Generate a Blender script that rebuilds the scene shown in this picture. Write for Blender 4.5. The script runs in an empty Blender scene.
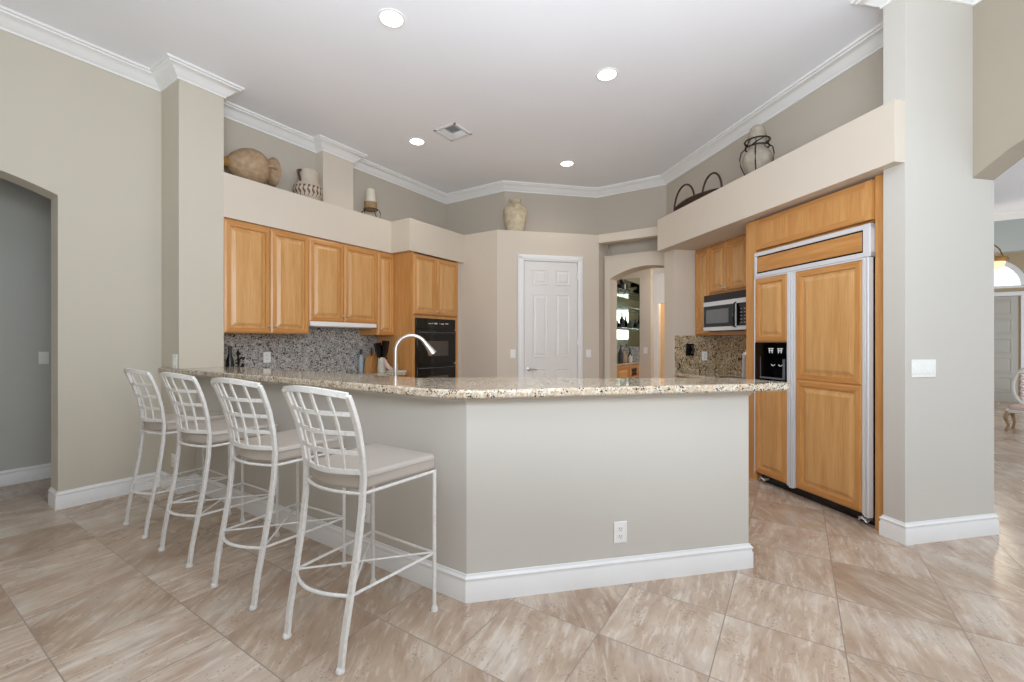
import bpy, bmesh, math, random
from mathutils import Vector, Matrix
R = math.radians
SC = bpy.context.scene
COL = SC.collection
random.seed(7)

# ------------------------------------------------------------------ camera, world, lights, exposure
cam_d = bpy.data.cameras.new('camera'); cam = bpy.data.objects.new('camera', cam_d); COL.objects.link(cam)
cam.location = (0, 0, 1.30); cam.rotation_euler = (R(90), 0, R(-57))
cam_d.sensor_width = 36; cam_d.lens = 438 / 1024 * 36; cam_d.shift_y = 0.75 / 1024; cam_d.clip_start = 0.05
SC.camera = cam
SC.view_settings.view_transform = 'Standard'; SC.view_settings.look = 'None'
SC.view_settings.exposure = -0.03; SC.view_settings.gamma = 1.0; SC.view_settings.use_curve_mapping = False
try:
    SC.cycles.max_bounces = 10; SC.cycles.diffuse_bounces = 6; SC.cycles.sample_clamp_indirect = 4.0
    SC.cycles.caustics_reflective = False; SC.cycles.caustics_refractive = False
except Exception: pass
world = bpy.data.worlds.new('daylight'); SC.world = world; world.use_nodes = True
bgn = world.node_tree.nodes['Background']; bgn.inputs[0].default_value = (0.86, 0.93, 1.0, 1); bgn.inputs[1].default_value = 1.15

def area(name, loc, target, sx, sy, power, col):
    d = bpy.data.lights.new(name, 'AREA'); d.shape = 'RECTANGLE'; d.size = sx; d.size_y = sy; d.energy = power; d.color = col
    o = bpy.data.objects.new(name, d); COL.objects.link(o); o.location = loc
    o.rotation_euler = (Vector(target) - Vector(loc)).to_track_quat('-Z', 'Y').to_euler(); return o
area('patio_door_daylight', (-3.6, -3.2, 1.5), (2.5, 2.0, 1.4), 5.0, 2.6, 22, (0.84, 0.92, 1.0))
area('ceiling_fill_light', (.1, -.2, 2.05), (1.15, .35, 3.66), 2.2, 2.2, 180, (0.84, 0.92, 1.0))  # added unseen fill facing up to brighten the ceiling, no lamp of the room
area('side_window_daylight', (1.5, -6.0, 1.6), (2.6, 1.0, 1.4), 4.0, 2.4, 22, (0.84, 0.92, 1.0))
area('foyer_daylight', (9.0, -6.5, 2.2), (11.5, -3.0, 1.5), 3.0, 2.4, 8, (0.92, 0.96, 1.0))

# ------------------------------------------------------------------ mesh helpers
def lin(h):
    h = h.lstrip('#'); out = []
    for i in (0, 2, 4):
        v = int(h[i:i + 2], 16) / 255; out.append(v / 12.92 if v <= .04045 else ((v + .055) / 1.055) ** 2.4)
    return out + [1]

class MB:
    def __init__(s): s.bm = bmesh.new(); s.m = Matrix()
    def v(s, p): return s.bm.verts.new(s.m @ Vector(p))
    def f(s, vs, mi=0):
        try: fc = s.bm.faces.new(vs); fc.material_index = mi; return fc
        except ValueError: return None
    def box(s, x0, x1, y0, y1, z0, z1, mi=0):
        v = [s.v((x, y, z)) for z in (z0, z1) for y in (y0, y1) for x in (x0, x1)]
        for q in ((0, 2, 3, 1), (4, 5, 7, 6), (0, 1, 5, 4), (2, 6, 7, 3), (0, 4, 6, 2), (1, 3, 7, 5)): s.f([v[i] for i in q], mi)
        return s
    def prism(s, pts, z0, z1, mi=0):
        a = [s.v((x, y, z0)) for x, y in pts]; b = [s.v((x, y, z1)) for x, y in pts]; n = len(pts)
        s.f(a[::-1], mi); s.f(b, mi)
        for i in range(n): s.f([a[i], a[(i + 1) % n], b[(i + 1) % n], b[i]], mi)
        return s
    def prism_xz(s, pts, y0, y1, mi=0):
        a = [s.v((x, y0, z)) for x, z in pts]; b = [s.v((x, y1, z)) for x, z in pts]; n = len(pts)
        s.f(a, mi); s.f(b[::-1], mi)
        for i in range(n): s.f([a[i], b[i], b[(i + 1) % n], a[(i + 1) % n]], mi)
        return s
    def sweep(s, path, prof, up=(0, 0, 1), closed=False, scale=None, mi=0, caps=True):
        P = [Vector(p) for p in path]; n = len(P); rings = []; u = Vector(up)
        for i in range(n):
            if closed: t = (P[(i + 1) % n] - P[i - 1])
            else: t = P[min(i + 1, n - 1)] - P[max(i - 1, 0)]
            t.normalize(); side = t.cross(u)
            if side.length < 1e-4: side = t.cross(Vector((1, 0, 0)))
            side.normalize(); nu = side.cross(t).normalized()
            k = scale[i] if scale else 1
            rings.append([s.v(P[i] + side * a * k + nu * b * k) for a, b in prof])
            if len(prof) > 6: u = nu
        m = len(prof)
        for i in range(n if closed else n - 1):
            A, B = rings[i], rings[(i + 1) % n]
            for j in range(m): s.f([A[j], A[(j + 1) % m], B[(j + 1) % m], B[j]], mi)
        if not closed and caps: s.f(rings[0][::-1], mi); s.f(rings[-1], mi)
        return s
    def tube(s, path, r, seg=8, closed=False, up=(0, 0, 1), scale=None, mi=0):
        return s.sweep(path, [(r * math.cos(2 * math.pi * k / seg), r * math.sin(2 * math.pi * k / seg)) for k in range(seg)], up, closed, scale, mi)
    def cyl(s, p0, p1, r, seg=16, mi=0): return s.tube([p0, p1], r, seg, mi=mi)
    def bar(s, path, w, t, up=(0, 0, 1), closed=False):
        return s.sweep(path, [(-w / 2, -t / 2), (w / 2, -t / 2), (w / 2, t / 2), (-w / 2, t / 2)], up, closed)
    def lathe(s, prof, c=(0, 0, 0), seg=28, mi=0, cap=True):
        rings = []
        for r, z in prof:
            rings.append([s.v((c[0] + r * math.cos(2 * math.pi * k / seg), c[1] + r * math.sin(2 * math.pi * k / seg), c[2] + z)) for k in range(seg)])
        for A, B in zip(rings, rings[1:]):
            for j in range(seg): s.f([A[j], A[(j + 1) % seg], B[(j + 1) % seg], B[j]], mi)
        if cap: s.f(rings[0][::-1], mi); s.f(rings[-1], mi)
        return s
    def panel(s, x0, x1, z0, z1, y, t, rings=None, mi=0):
        """slab from y back to y-t front, with nested moulding rings (inset, height off the back)"""
        if rings is None:
            rings = [(0, 0), (0, t - .009), (.018, t), (.048, t), (.051, t - .017), (.066, t - .017), (.098, t - .001)]
        L = []
        for ins, h in rings:
            L.append([s.v((a, y - h, b)) for a, b in ((x0 + ins, z0 + ins), (x1 - ins, z0 + ins), (x1 - ins, z1 - ins), (x0 + ins, z1 - ins))])
        for q, (A, B) in enumerate(zip(L, L[1:])):
            for j in range(4): s.f([A[j], A[(j + 1) % 4], B[(j + 1) % 4], B[j]], 0 if mi != 'g' else 2 if q >= len(L) - 3 else 1 if j in (0, 2) else 0)
        s.f(L[0][::-1]); s.f(L[-1], 2 if mi == 'g' else 0); return s
    def build(s, name, mats, parent=None, bevel=0, seg=2, smooth=True, ang=35):
        bm = s.bm; bmesh.ops.recalc_face_normals(bm, faces=bm.faces)
        if smooth:
            for f in bm.faces: f.smooth = True
            for e in bm.edges:
                e.smooth = not (len(e.link_faces) == 2 and e.calc_face_angle(0) > R(ang))
        me = bpy.data.meshes.new(name); bm.to_mesh(me); bm.free()
        for m in (mats if isinstance(mats, (list, tuple)) else [mats]): me.materials.append(m)
        o = bpy.data.objects.new(name, me); COL.objects.link(o)
        if parent: o.parent = parent
        if bevel:
            b = o.modifiers.new('edge', 'BEVEL'); b.width = bevel; b.segments = seg; b.limit_method = 'ANGLE'; b.angle_limit = R(40); b.harden_normals = False
        return o

def tag(o, label, cat, group=None, kind=None):
    if label: o['label'] = label
    if cat: o['category'] = cat
    if group: o['group'] = group
    if kind: o['kind'] = kind
    return o
def thing(name, loc, rot, label, cat, group=None):
    o = bpy.data.objects.new(name, None); COL.objects.link(o); o.location = loc; o.rotation_euler = (0, 0, rot); o.empty_display_size = .1
    return tag(o, label, cat, group)
def struct(o, label=None):
    o['kind'] = 'structure'
    if label: o['label'] = label
    return o
def copy_tree(o, parent=None):
    c = o.copy(); COL.objects.link(c); c.parent = parent
    for ch in list(o.children): copy_tree(ch, c)
    return c
def PS(p, s): return ((p + s) / 2, (s - p) / 2)       # diagonal wall coordinates: p across, s along
def arc(n, f): return [f(i / n) for i in range(n + 1)]

# ------------------------------------------------------------------ materials
class NT:
    def __init__(s, name):
        s.m = bpy.data.materials.new(name); s.m.use_nodes = True; s.t = s.m.node_tree; s.b = s.t.nodes['Principled BSDF']
    def n(s, typ, **kw):
        nd = s.t.nodes.new('ShaderNode' + typ)
        for k, v in kw.items():
            if k.startswith('i_'): nd.inputs[k[2:].replace('_', ' ')].default_value = v
            else: setattr(nd, k, v)
        return nd
    def l(s, a, b): s.t.links.new(a, b)
    def coord(s, scale=(1, 1, 1), out='Object', rot=(0, 0, 0)):
        tc = s.n('TexCoord'); mp = s.n('Mapping'); mp.inputs['Scale'].default_value = scale; mp.inputs['Rotation'].default_value = rot
        s.l(tc.outputs[out], mp.inputs[0]); return mp.outputs[0]
    def noise(s, vec, scale, detail=4, rough=.5, dist=0):
        nd = s.n('TexNoise'); nd.inputs['Scale'].default_value = scale; nd.inputs['Detail'].default_value = detail
        nd.inputs['Roughness'].default_value = rough; nd.inputs['Distortion'].default_value = dist
        if vec: s.l(vec, nd.inputs['Vector'])
        return nd.outputs['Fac']
    def ramp(s, fac, stops, interp='LINEAR'):
        r = s.n('ValToRGB'); r.color_ramp.interpolation = interp; e = r.color_ramp.elements
        while len(e) < len(stops): e.new(.5)
        for k, (p, c) in enumerate(stops): e[k].position = p; e[k].color = c
        s.l(fac, r.inputs[0]); return r.outputs[0]
    def mix(s, fac, a, b, blend='MIX'):
        m = s.n('Mix', data_type='RGBA', blend_type=blend)
        for src, sock in ((fac, m.inputs[0]), (a, m.inputs[6]), (b, m.inputs[7])):
            if hasattr(src, 'is_linked') or hasattr(src, 'links'): s.l(src, sock)
            else: sock.default_value = src
        return m.outputs[2]
    def math(s, op, a, b=None):
        m = s.n('Math', operation=op)
        for src, sock in ((a, m.inputs[0]), (b, m.inputs[1])):
            if src is None: continue
            if hasattr(src, 'links'): s.l(src, sock)
            else: sock.default_value = src
        return m.outputs[0]
    def bump(s, h, strength=.1, dist=.01):
        b = s.n('Bump'); b.inputs['Strength'].default_value = strength; b.inputs['Distance'].default_value = dist
        s.l(h, b.inputs['Height']); s.l(b.outputs[0], s.b.inputs['Normal'])
    def set(s, **kw):
        for k, v in kw.items(): s.b.inputs[k.replace('_', ' ')].default_value = v
        return s
    def base(s, src):
        if hasattr(src, 'links'): s.l(src, s.b.inputs['Base Color'])
        else: s.b.inputs['Base Color'].default_value = src
        return s

def simple(name, col, rough=.5, metal=0, var=.06, scale=6, **kw):
    t = NT(name); c = lin(col); v = t.noise(t.coord(), scale, 3)
    d = [x * (1 - var) for x in c[:3]] + [1]; l_ = [min(1, x * (1 + var)) for x in c[:3]] + [1]
    t.base(t.ramp(v, [(.3, d), (.7, l_)])); t.set(Roughness=rough, Metallic=metal, **kw); return t.m

def paint(name, col, rough=.75):
    t = NT(name); c = lin(col); v = t.noise(t.coord(), .7, 2)
    t.base(t.ramp(v, [(.3, [x * .98 for x in c[:3]] + [1]), (.7, [min(1, x * 1.02) for x in c[:3]] + [1])])); t.set(Roughness=rough)
    t.bump(t.noise(t.coord(), 220, 2), .06, .002); return t.m

M = {}
M['wall'] = paint('greige_paint', 'CAC3B4'); M['wall_cool_lit'] = paint('greige_paint_cool_lit', 'CAC6BE')  # second one: same greige with cool daylight put into the colour
M['soffit'] = paint('greige_paint_warm_lit', 'D3C8B9')  # same greige, warm tint of the downlights put into the colour
M['upper'] = paint('greige_paint_shaded', 'BDB4A7')  # same greige darkened, shade on the upper walls put into the colour
M['grey_wall'] = paint('grey_paint', 'BDBDB6')
M['foyer_wall'] = paint('warm_tan_paint', 'B8A688'); M['bluegrey'] = paint('foyer_paint_cool_lit', 'A6ADAD')  # second one: cooler light on the foyer header put into its colour
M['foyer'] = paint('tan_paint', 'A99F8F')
M['ceil'] = paint('ceiling_paint', 'F4F6FB', .9)
M['trim'] = simple('white_gloss_trim', 'EDEDEC', .35, var=.01)
M['doorw'] = simple('white_door_paint', 'E6E3DF', .4, var=.01)
M['plate'] = simple('white_plastic', 'EFEFEC', .35, var=.01)
M['slot'] = simple('dark_slot', '3A3A3A', .5)
M['black'] = simple('black_plastic', '0B0B0C', .25)
M['blackgl'] = simple('black_glass', '050506', .05)
M['darkglass'] = simple('oven_window_glass', '4A423C', .08)
M['steel'] = simple('brushed_steel', 'D8D8DA', .3, .6, .04, 30)
M['alu'] = simple('satin_aluminium', 'DCDDE0', .4, .15, .01, 8)
M['chrome'] = simple('nickel', 'CFC6C0', .34, 1, .02)
M['iron'] = simple('dark_wrought_iron', '2C211B', .55, .3, .25, 40)
M['brass'] = simple('aged_brass', '9A7440', .3, .9, .1, 20)
M['cush'] = simple('taupe_vinyl', 'B9B0A6', .42, 0, .03, 4)
M['red'] = simple('dull_red_paint', '7A2318', .4)
M['bluew'] = simple('pale_blue_plastic', 'A9B6BE', .4)
M['green'] = simple('green_leaf', '4F6B2A', .6, var=.3, scale=30)
M['pink'] = simple('pale_pink_fabric', 'D9BFB6', .7)

def wood(name, horiz=False, stops=('BA8248', 'CD975A', 'DDAD72')):
    t = NT(name); sc = (1.1, 14, 14) if horiz else (14, 14, 1.1)
    v = t.coord(sc); g = t.noise(v, 1.0, 5, .55, .6); f = t.noise(t.coord((3, 60, 60) if horiz else (60, 60, 3)), 1.5, 3)
    c = t.ramp(g, [(.25, lin(stops[0])), (.5, lin(stops[1])), (.78, lin(stops[2]))])
    c2 = t.mix(.22, c, t.ramp(f, [(.3, lin('A8692F')), (.7, lin('E2B47A'))]))
    t.base(c2); t.set(Roughness=.34); t.b.inputs['Coat Weight'].default_value = .15; t.b.inputs['Coat Roughness'].default_value = .25; return t.m
M['wood'] = wood('honey_maple', False, ('B57A3E', 'C88F50', 'D7A365')); M['woodh'] = wood('honey_maple_crossgrain', True, ('AD7238', 'C08446', 'CF985A')); M['woodp'] = wood('honey_maple_veneer', False, ('BF8B52', 'CF9E62', 'DEB079'))
WD = [M['wood'], M['woodh'], M['woodp']]

def granite(name, warm, tint=None):
    t = NT(name); c = t.coord()
    P = {0: ('A5A5A2', 'B8B7B2', 'CFCDC8', '84878A', '8E7968', '322C29'), 1: ('BCA88C', 'CFC0A8', 'D8D0C3', 'A9A298', '9A7C5E', '2B2420'), 2: ('B09A78', 'C6B08C', 'DDCFB2', '978B78', '86684A', '352C26')}[warm]
    base = t.ramp(t.noise(c, 30, 4, .6), [(.36, lin(P[0])), (.5, lin(P[1])), (.64, lin(P[2]))])
    vo = t.n('TexVoronoi'); vo.inputs['Scale'].default_value = 145 if warm == 1 else 100; t.l(c, vo.inputs['Vector'])
    sep = t.n('SeparateColor'); t.l(vo.outputs['Color'], sep.inputs[0])
    msk = t.noise(c, 14, 3, .6)
    m1 = t.math('MULTIPLY', t.math('GREATER_THAN', sep.outputs[0], .80), t.math('GREATER_THAN', msk, .50 if warm == 1 else .46))
    m2 = t.math('MULTIPLY', t.math('GREATER_THAN', sep.outputs[1], .82), 0.75)
    m3 = t.math('MULTIPLY', t.math('GREATER_THAN', sep.outputs[2], .70), 0.7)
    c1 = t.mix(m3, base, lin(P[3])); c2 = t.mix(m2, c1, lin(P[4])); c3 = t.mix(m1, c2, lin(P[5]))
    t.base(c3); t.set(Roughness=.07 if warm else .14); t.b.inputs['Specular IOR Level'].default_value = .6; return t.m
M['granite'] = granite('cream_speckled_granite', 1); M['splash'] = granite('granite_cool_lit', 0); M['splash_warm'] = granite('granite_warm_lit', 2)  # last two: same granite recoloured for cooler and warmer light on it

def floor_mat():
    t = NT('travertine_tile'); tc = t.n('TexCoord'); T = .457
    sep = t.n('SeparateXYZ'); t.l(tc.outputs['Object'], sep.inputs[0])
    u = t.math('DIVIDE', t.math('SUBTRACT', sep.outputs[0], 1.387 - 40 * T), T); v = t.math('DIVIDE', t.math('SUBTRACT', sep.outputs[1], 1.655 - 40 * T), T)
    cu, cv = t.math('FLOOR', u), t.math('FLOOR', v); fu, fv = t.math('FRACT', u), t.math('FRACT', v)
    g = .0042
    eu = t.math('MINIMUM', fu, t.math('SUBTRACT', 1, fu)); ev = t.math('MINIMUM', fv, t.math('SUBTRACT', 1, fv))
    grout = t.math('LESS_THAN', t.math('MINIMUM', eu, ev), g * 1.25)
    cell = t.n('CombineXYZ'); t.l(cu, cell.inputs[0]); t.l(cv, cell.inputs[1])
    wn = t.n('TexWhiteNoise', noise_dimensions='2D'); t.l(cell.outputs[0], wn.inputs['Vector'])
    rs = t.n('SeparateColor'); t.l(wn.outputs['Color'], rs.inputs[0])
    # every tile: its own offset and vein direction
    off = t.n('CombineXYZ'); t.l(t.math('MULTIPLY', rs.outputs[0], 37.0), off.inputs[0]); t.l(t.math('MULTIPLY', rs.outputs[1], 53.0), off.inputs[1])
    rot = t.n('VectorRotate', rotation_type='Z_AXIS'); t.l(tc.outputs['Object'], rot.inputs['Vector'])
    ang = t.math('ADD', t.math('MULTIPLY', t.math('SUBTRACT', rs.outputs[2], .5), .9), -.35); t.l(ang, rot.inputs['Angle'])
    add = t.n('VectorMath', operation='ADD'); t.l(rot.outputs[0], add.inputs[0]); t.l(off.outputs[0], add.inputs[1])
    mp = t.n('Mapping'); mp.inputs['Scale'].default_value = (1.0, 2.6, 1); t.l(add.outputs[0], mp.inputs[0])
    vein = t.noise(mp.outputs[0], 3.0, 5, .58, .35); cloud = t.noise(add.outputs[0], 2.6, 3, .5, .3)
    mp2 = t.n('Mapping'); mp2.inputs['Scale'].default_value = (.8, 4.2, 1); t.l(add.outputs[0], mp2.inputs[0])
    streak = t.noise(mp2.outputs[0], 8.0, 6, .6, .3)
    fine = t.noise(add.outputs[0], 75, 2, .5); zone = t.noise(mp.outputs[0], 4.2, 4, .6, .4)
    c = t.ramp(vein, [(.32, lin('A89180')), (.45, lin('B7A391')), (.55, lin('C2B09F')), (.68, lin('D4C9BD'))])
    c = t.mix(.35, c, t.ramp(cloud, [(.38, lin('A98F7B')), (.52, lin('C2AD99')), (.64, lin('D9D1C8'))]))
    c = t.mix(t.ramp(streak, [(.53, (0, 0, 0, 1)), (.64, (.42, .42, .42, 1))]), c, lin('E6DFD6'))
    c = t.mix(t.ramp(streak, [(.34, (.36, .36, .36, 1)), (.43, (0, 0, 0, 1))]), c, lin('97806F'))
    pits = t.math('MULTIPLY', t.math('LESS_THAN', fine, .40), t.math('GREATER_THAN', zone, .56))
    c = t.mix(t.math('MULTIPLY', pits, .38), c, lin('776359'))
    tint = t.ramp(rs.outputs[2], [(0, (.87, .82, .765, 1)), (.5, (.98, .955, .92, 1)), (1, (1.10, 1.10, 1.09, 1))])
    c = t.mix(1.0, c, tint, 'MULTIPLY')
    c = t.mix(grout, c, lin('9C8D81')); t.base(c)
    rg = t.ramp(cloud, [(.3, (.30, .30, .30, 1)), (.7, (.20, .20, .20, 1))]); t.l(rg, t.b.inputs['Roughness'])
    t.bump(t.math('SUBTRACT', 1, grout), .25, .002); return t.m
M['floor'] = floor_mat()

def white_metal():
    t = NT('distressed_white_metal'); v = t.noise(t.coord(), 55, 4, .65)
    t.base(t.ramp(v, [(.30, lin('CFCCC6')), (.42, lin('E0DEDA')), (.8, lin('EBEAE7'))])); t.set(Roughness=.45); t.bump(v, .12, .002); return t.m
M['wmetal'] = white_metal()
def emit(name, col, st):
    t = NT(name); t.base((0, 0, 0, 1)); t.b.inputs['Emission Color'].default_value = lin(col); t.b.inputs['Emission Strength'].default_value = st; return t.m
M['lamp'] = emit('lamp_lens', 'FFF4E2', 9); M['skyglow'] = emit('daylit_window', 'F4F8FF', 1.6); M['warmglass'] = emit('warm_glass_lamp', 'FFDDB0', 1.4)
def clay(name, a, b, scale=8, sc=(1, 1, 1)):
    t = NT(name); v = t.noise(t.coord(sc), scale, 5, .6); t.base(t.ramp(v, [(.3, lin(a)), (.7, lin(b))])); t.set(Roughness=.7); t.bump(v, .15, .004); return t.m
M['terra'] = clay('weathered_tan_clay', '94795C', 'B59A7C', 5, (4, 4, 4)); M['terrad'] = clay('amber_clay', '8A6330', 'A8813F')
M['cream'] = clay('cream_clay', 'BFB4A4', 'D5CCBE', 10); M['stone'] = clay('mottled_cream_stone', 'B4A485', 'D6CBB2', 14)
M['grayc'] = clay('grey_taupe_clay', '8E8476', 'ADA394', 12); M['rattan'] = clay('brown_rattan', '7A6040', 'A98E68', 60, (1, 1, 4)); M['candle'] = simple('ivory_wax', 'CFCBBD', .5)
M['wicker'] = clay('dark_brown_wicker', '241812', '52392A', 45)
def mirror():
    t = NT('mirror_glass'); t.base((.50, .54, .46, 1)); t.set(Roughness=.03, Metallic=1.0); return t.m
M['mirror'] = mirror()
def glass():
    t = NT('clear_glass'); t.base((.85, .95, .93, 1)); t.set(Roughness=.02); t.b.inputs['Transmission Weight'].default_value = .9; t.b.inputs['IOR'].default_value = 1.3; return t.m
M['glass'] = glass()
def brown_band():
    t = NT('cream_clay_with_brown_swirls'); tc = t.n('TexCoord'); sp = t.n('SeparateXYZ'); t.l(tc.outputs['Object'], sp.inputs[0])
    a = t.math('ARCTAN2', sp.outputs[1], sp.outputs[0]); k = t.math('MULTIPLY', a, 20.0)
    zz = t.math('MULTIPLY', sp.outputs[2], 75.0)
    w = t.math('ADD', t.math('SINE', t.math('ADD', k, t.math('MULTIPLY', t.math('SINE', zz), .9))), t.math('MULTIPLY', t.math('SINE', t.math('MULTIPLY', zz, 1.3)), .6))
    band = t.math('MULTIPLY', t.math('GREATER_THAN', sp.outputs[2], .035), t.math('LESS_THAN', sp.outputs[2], .150))
    m = t.math('MULTIPLY', t.math('GREATER_THAN', w, .25), band)
    t.base(t.mix(m, lin('BDB1A0'), lin('6A4E3C'))); t.set(Roughness=.65); return t.m
M['band'] = brown_band()

# ------------------------------------------------------------------ the setting
CZ = 3.66
struct(MB().box(-2.2, 15.5, -4.2, 8, -.08, 0).build('floor', M['floor'], smooth=False))
struct(MB().box(-4, 15.5, -6, 8, CZ, CZ + .1).build('ceiling', M['ceil'], smooth=False))

def seg_arch(x0, x1, zs, za, n=16):
    return [(x0 + (x1 - x0) * i / n, zs + (za - zs) * (1 - (2 * i / n - 1) ** 2)) for i in range(n + 1)]
# left wall with arched opening to the hall
a = seg_arch(-.47, .93, 2.436, 2.585)
struct(MB().prism_xz([(-4, 0), (-.47, 0)] + a + [(.93, 0), (1.6, 0), (1.6, CZ), (-4, CZ)], 4.8, 5.0).build('wall_left', M['wall'], smooth=False))
struct(MB().box(-3.3, -3.15, -1.5, 4.8, 0, CZ).build('wall_light_block_left', M['wall'], smooth=False))  # unseen wall added to hold side light off the refrigerator wall
struct(MB().box(-4, 6, 6.0, 6.15, 0, CZ).build('wall_hall', M['grey_wall'], smooth=False))
struct(MB().box(1.59, 1.94, 4.43, 5.0, 0, CZ).build('wall_pillar_left', M['wall'], smooth=False))
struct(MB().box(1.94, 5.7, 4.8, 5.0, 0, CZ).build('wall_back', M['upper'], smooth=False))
struct(MB().box(1.94, 3.93, 4.43, 4.8, 2.455, 2.865).build('wall_soffit_left', M['soffit'], smooth=False))
struct(MB().box(3.11, 3.53, 4.67, 4.8, 2.865, CZ).build('wall_column_back', M['soffit'], smooth=False))
struct(MB().box(3.93, 5.02, 4.09, 4.8, 2.455, 2.865).build('wall_soffit_oven', M['soffit'], smooth=False))
struct(MB().prism([(5.01, 4.8), (5.01, 3.50), (6.08, 2.43), (6.47, 2.43), (6.47, 2.61), (5.43, 3.65), (5.43, 4.8)], 0, 2.865).build('wall_pantry', M['soffit'], smooth=False))
struct(MB().box(4.885, 5.01, 4.16, 4.8, 0, 2.455).build('wall_oven_filler', M['soffit'], smooth=False))
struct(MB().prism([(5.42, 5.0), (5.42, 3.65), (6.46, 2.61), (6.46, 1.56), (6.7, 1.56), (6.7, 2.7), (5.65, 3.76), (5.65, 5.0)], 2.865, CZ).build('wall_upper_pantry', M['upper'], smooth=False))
struct(MB().box(6.56, 6.7, .7, 2.65, 2.6, 2.87).build('wall_above_arch', M['upper'], smooth=False))
# arched opening wall towards the bar
mb = MB(); mb.m = Matrix.Translation((6.26, 0, 0)) @ Matrix.Rotation(R(-90), 4, 'Z')   # local x = -Y, local y = +X
a = seg_arch(-2.327, -1.227, 2.238, 2.385)
mb.prism_xz([(-2.415, 0), (-2.327, 0)] + a + [(-1.227, 0), (-.75, 0), (-.75, 2.58), (-2.415, 2.58)], 0, .3)
struct(mb.build('wall_arch', M['soffit'], smooth=False))
struct(MB().box(6.06, 6.22, 1.12, 2.43, 2.743, 2.865).build('wall_header_arch', M['soffit'], smooth=False))
struct(MB().prism([PS(4.40, 6.97), PS(5.40, 6.97), PS(5.40, 7.27), PS(4.40, 7.27)], 0, 2.452).build('wall_stub', M['soffit'], smooth=False))
struct(MB().prism([PS(4.2, 3.15), PS(4.32, 3.15), PS(4.32, 3.34), PS(4.95, 3.34), PS(4.95, 7.165), PS(4.2, 7.165)], 2.452, 2.85).build('wall_soffit_right', M['soffit'], smooth=False))
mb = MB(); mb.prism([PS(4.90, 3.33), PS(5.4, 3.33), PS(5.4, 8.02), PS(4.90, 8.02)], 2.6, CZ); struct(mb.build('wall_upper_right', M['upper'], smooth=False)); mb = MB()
mb.prism([PS(4.95, 3.33), PS(5.4, 3.33), PS(5.4, 7.165), PS(4.95, 7.165)], 2.45, 2.6)
mb.prism([PS(5.25, 5.20), PS(5.4, 5.20), PS(5.4, 6.98), PS(5.25, 6.98)], 0, 2.45)
mb.prism([PS(5.28, 3.33), PS(5.4, 3.33), PS(5.4, 5.22), PS(5.28, 5.22)], 0, 2.45)
struct(mb.build('wall_right', M['soffit'], smooth=False))
struct(MB().prism([PS(4.32, 3.15), PS(5.13, 3.15), PS(5.13, 3.34), PS(4.32, 3.34)], 2.395, CZ).prism([PS(4.32, 3.15), PS(5.40, 3.15), PS(5.40, 3.34), PS(4.32, 3.34)], 0, 2.395).build('wall_pillar_right', M['wall_cool_lit'], smooth=False))
# header with a shallow arch, running from the right pillar towards the viewer
mb = MB(); mb.m = Matrix.Translation((*PS(5.13, 3.34), 0)) @ Matrix.Rotation(R(-135), 4, 'Z')   # local x = towards lower s, local y = +p
L = 4.6; a = [(.13 + (L - .13) * i / 24, 2.395 + .55 * (1 - (2 * i / 24 - 1) ** 2) ** .85) for i in range(25)]
mb.prism_xz([(0, 2.396)] + a[:] + [(L, 0), (L + .5, 0), (L + .5, CZ), (0, CZ)], 0, .19)
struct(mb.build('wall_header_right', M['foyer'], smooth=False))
# foyer beyond
struct(MB().box(13.8, 14.0, -8, 1, 0, CZ).build('wall_foyer', M['foyer_wall'], smooth=False))
struct(MB().box(11.75, 11.95, -8, 1, 2.97, CZ).build('wall_foyer_header', M['bluegrey'], smooth=False))
# bar room beyond the arch
struct(MB().box(6.7, 8.55, 2.9, 3.05, 0, 2.72).build('wall_bar_back', M['soffit'], smooth=False))
struct(MB().box(8.55, 8.75, 2.36, 3.05, 0, 2.72).build('wall_bar_column', M['soffit'], smooth=False))
struct(MB().box(6.5, 6.7, 2.43, 3.05, 0, 2.72).build('wall_bar_left', M['soffit'], smooth=False))
mb = MB(); mb.m = Matrix.Translation((9.3, 0, 0)) @ Matrix.Rotation(R(-90), 4, 'Z')
mb.prism_xz([(-3.05, 0), (-2.40, 0), (-2.40, 2.1), (-1.6, 2.1), (-1.6, 0), (.5, 0), (.5, 2.72), (-3.05, 2.72)], 0, .14)
struct(mb.build('wall_corridor', M['trim'], smooth=False))
struct(MB().box(10.6, 10.7, .2, 3.4, 0, 2.72).build('wall_far_room', paint('orange_tan_paint', 'D9B890'), smooth=False))
mb = MB().box(6.9, 7.6, .05, .2, 0, 2.72).box(8.5, 10.7, .05, .2, 0, 2.72).box(7.6, 7.8, .05, .2, 0, 2.72).box(8.25, 8.5, .05, .2, 0, 2.72).box(7.8, 8.25, .05, .2, 0, 1.1).box(7.8, 8.25, .05, .2, 1.95, 2.72); struct(mb.build('wall_bar_sky_block', M['soffit'], smooth=False))  # unseen wall added to keep white sky out of the bar mirrors
struct(MB().box(6.7, 10.7, .2, 3.4, 2.72, 2.8).build('ceiling_bar', M['ceil'], smooth=False))

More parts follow.
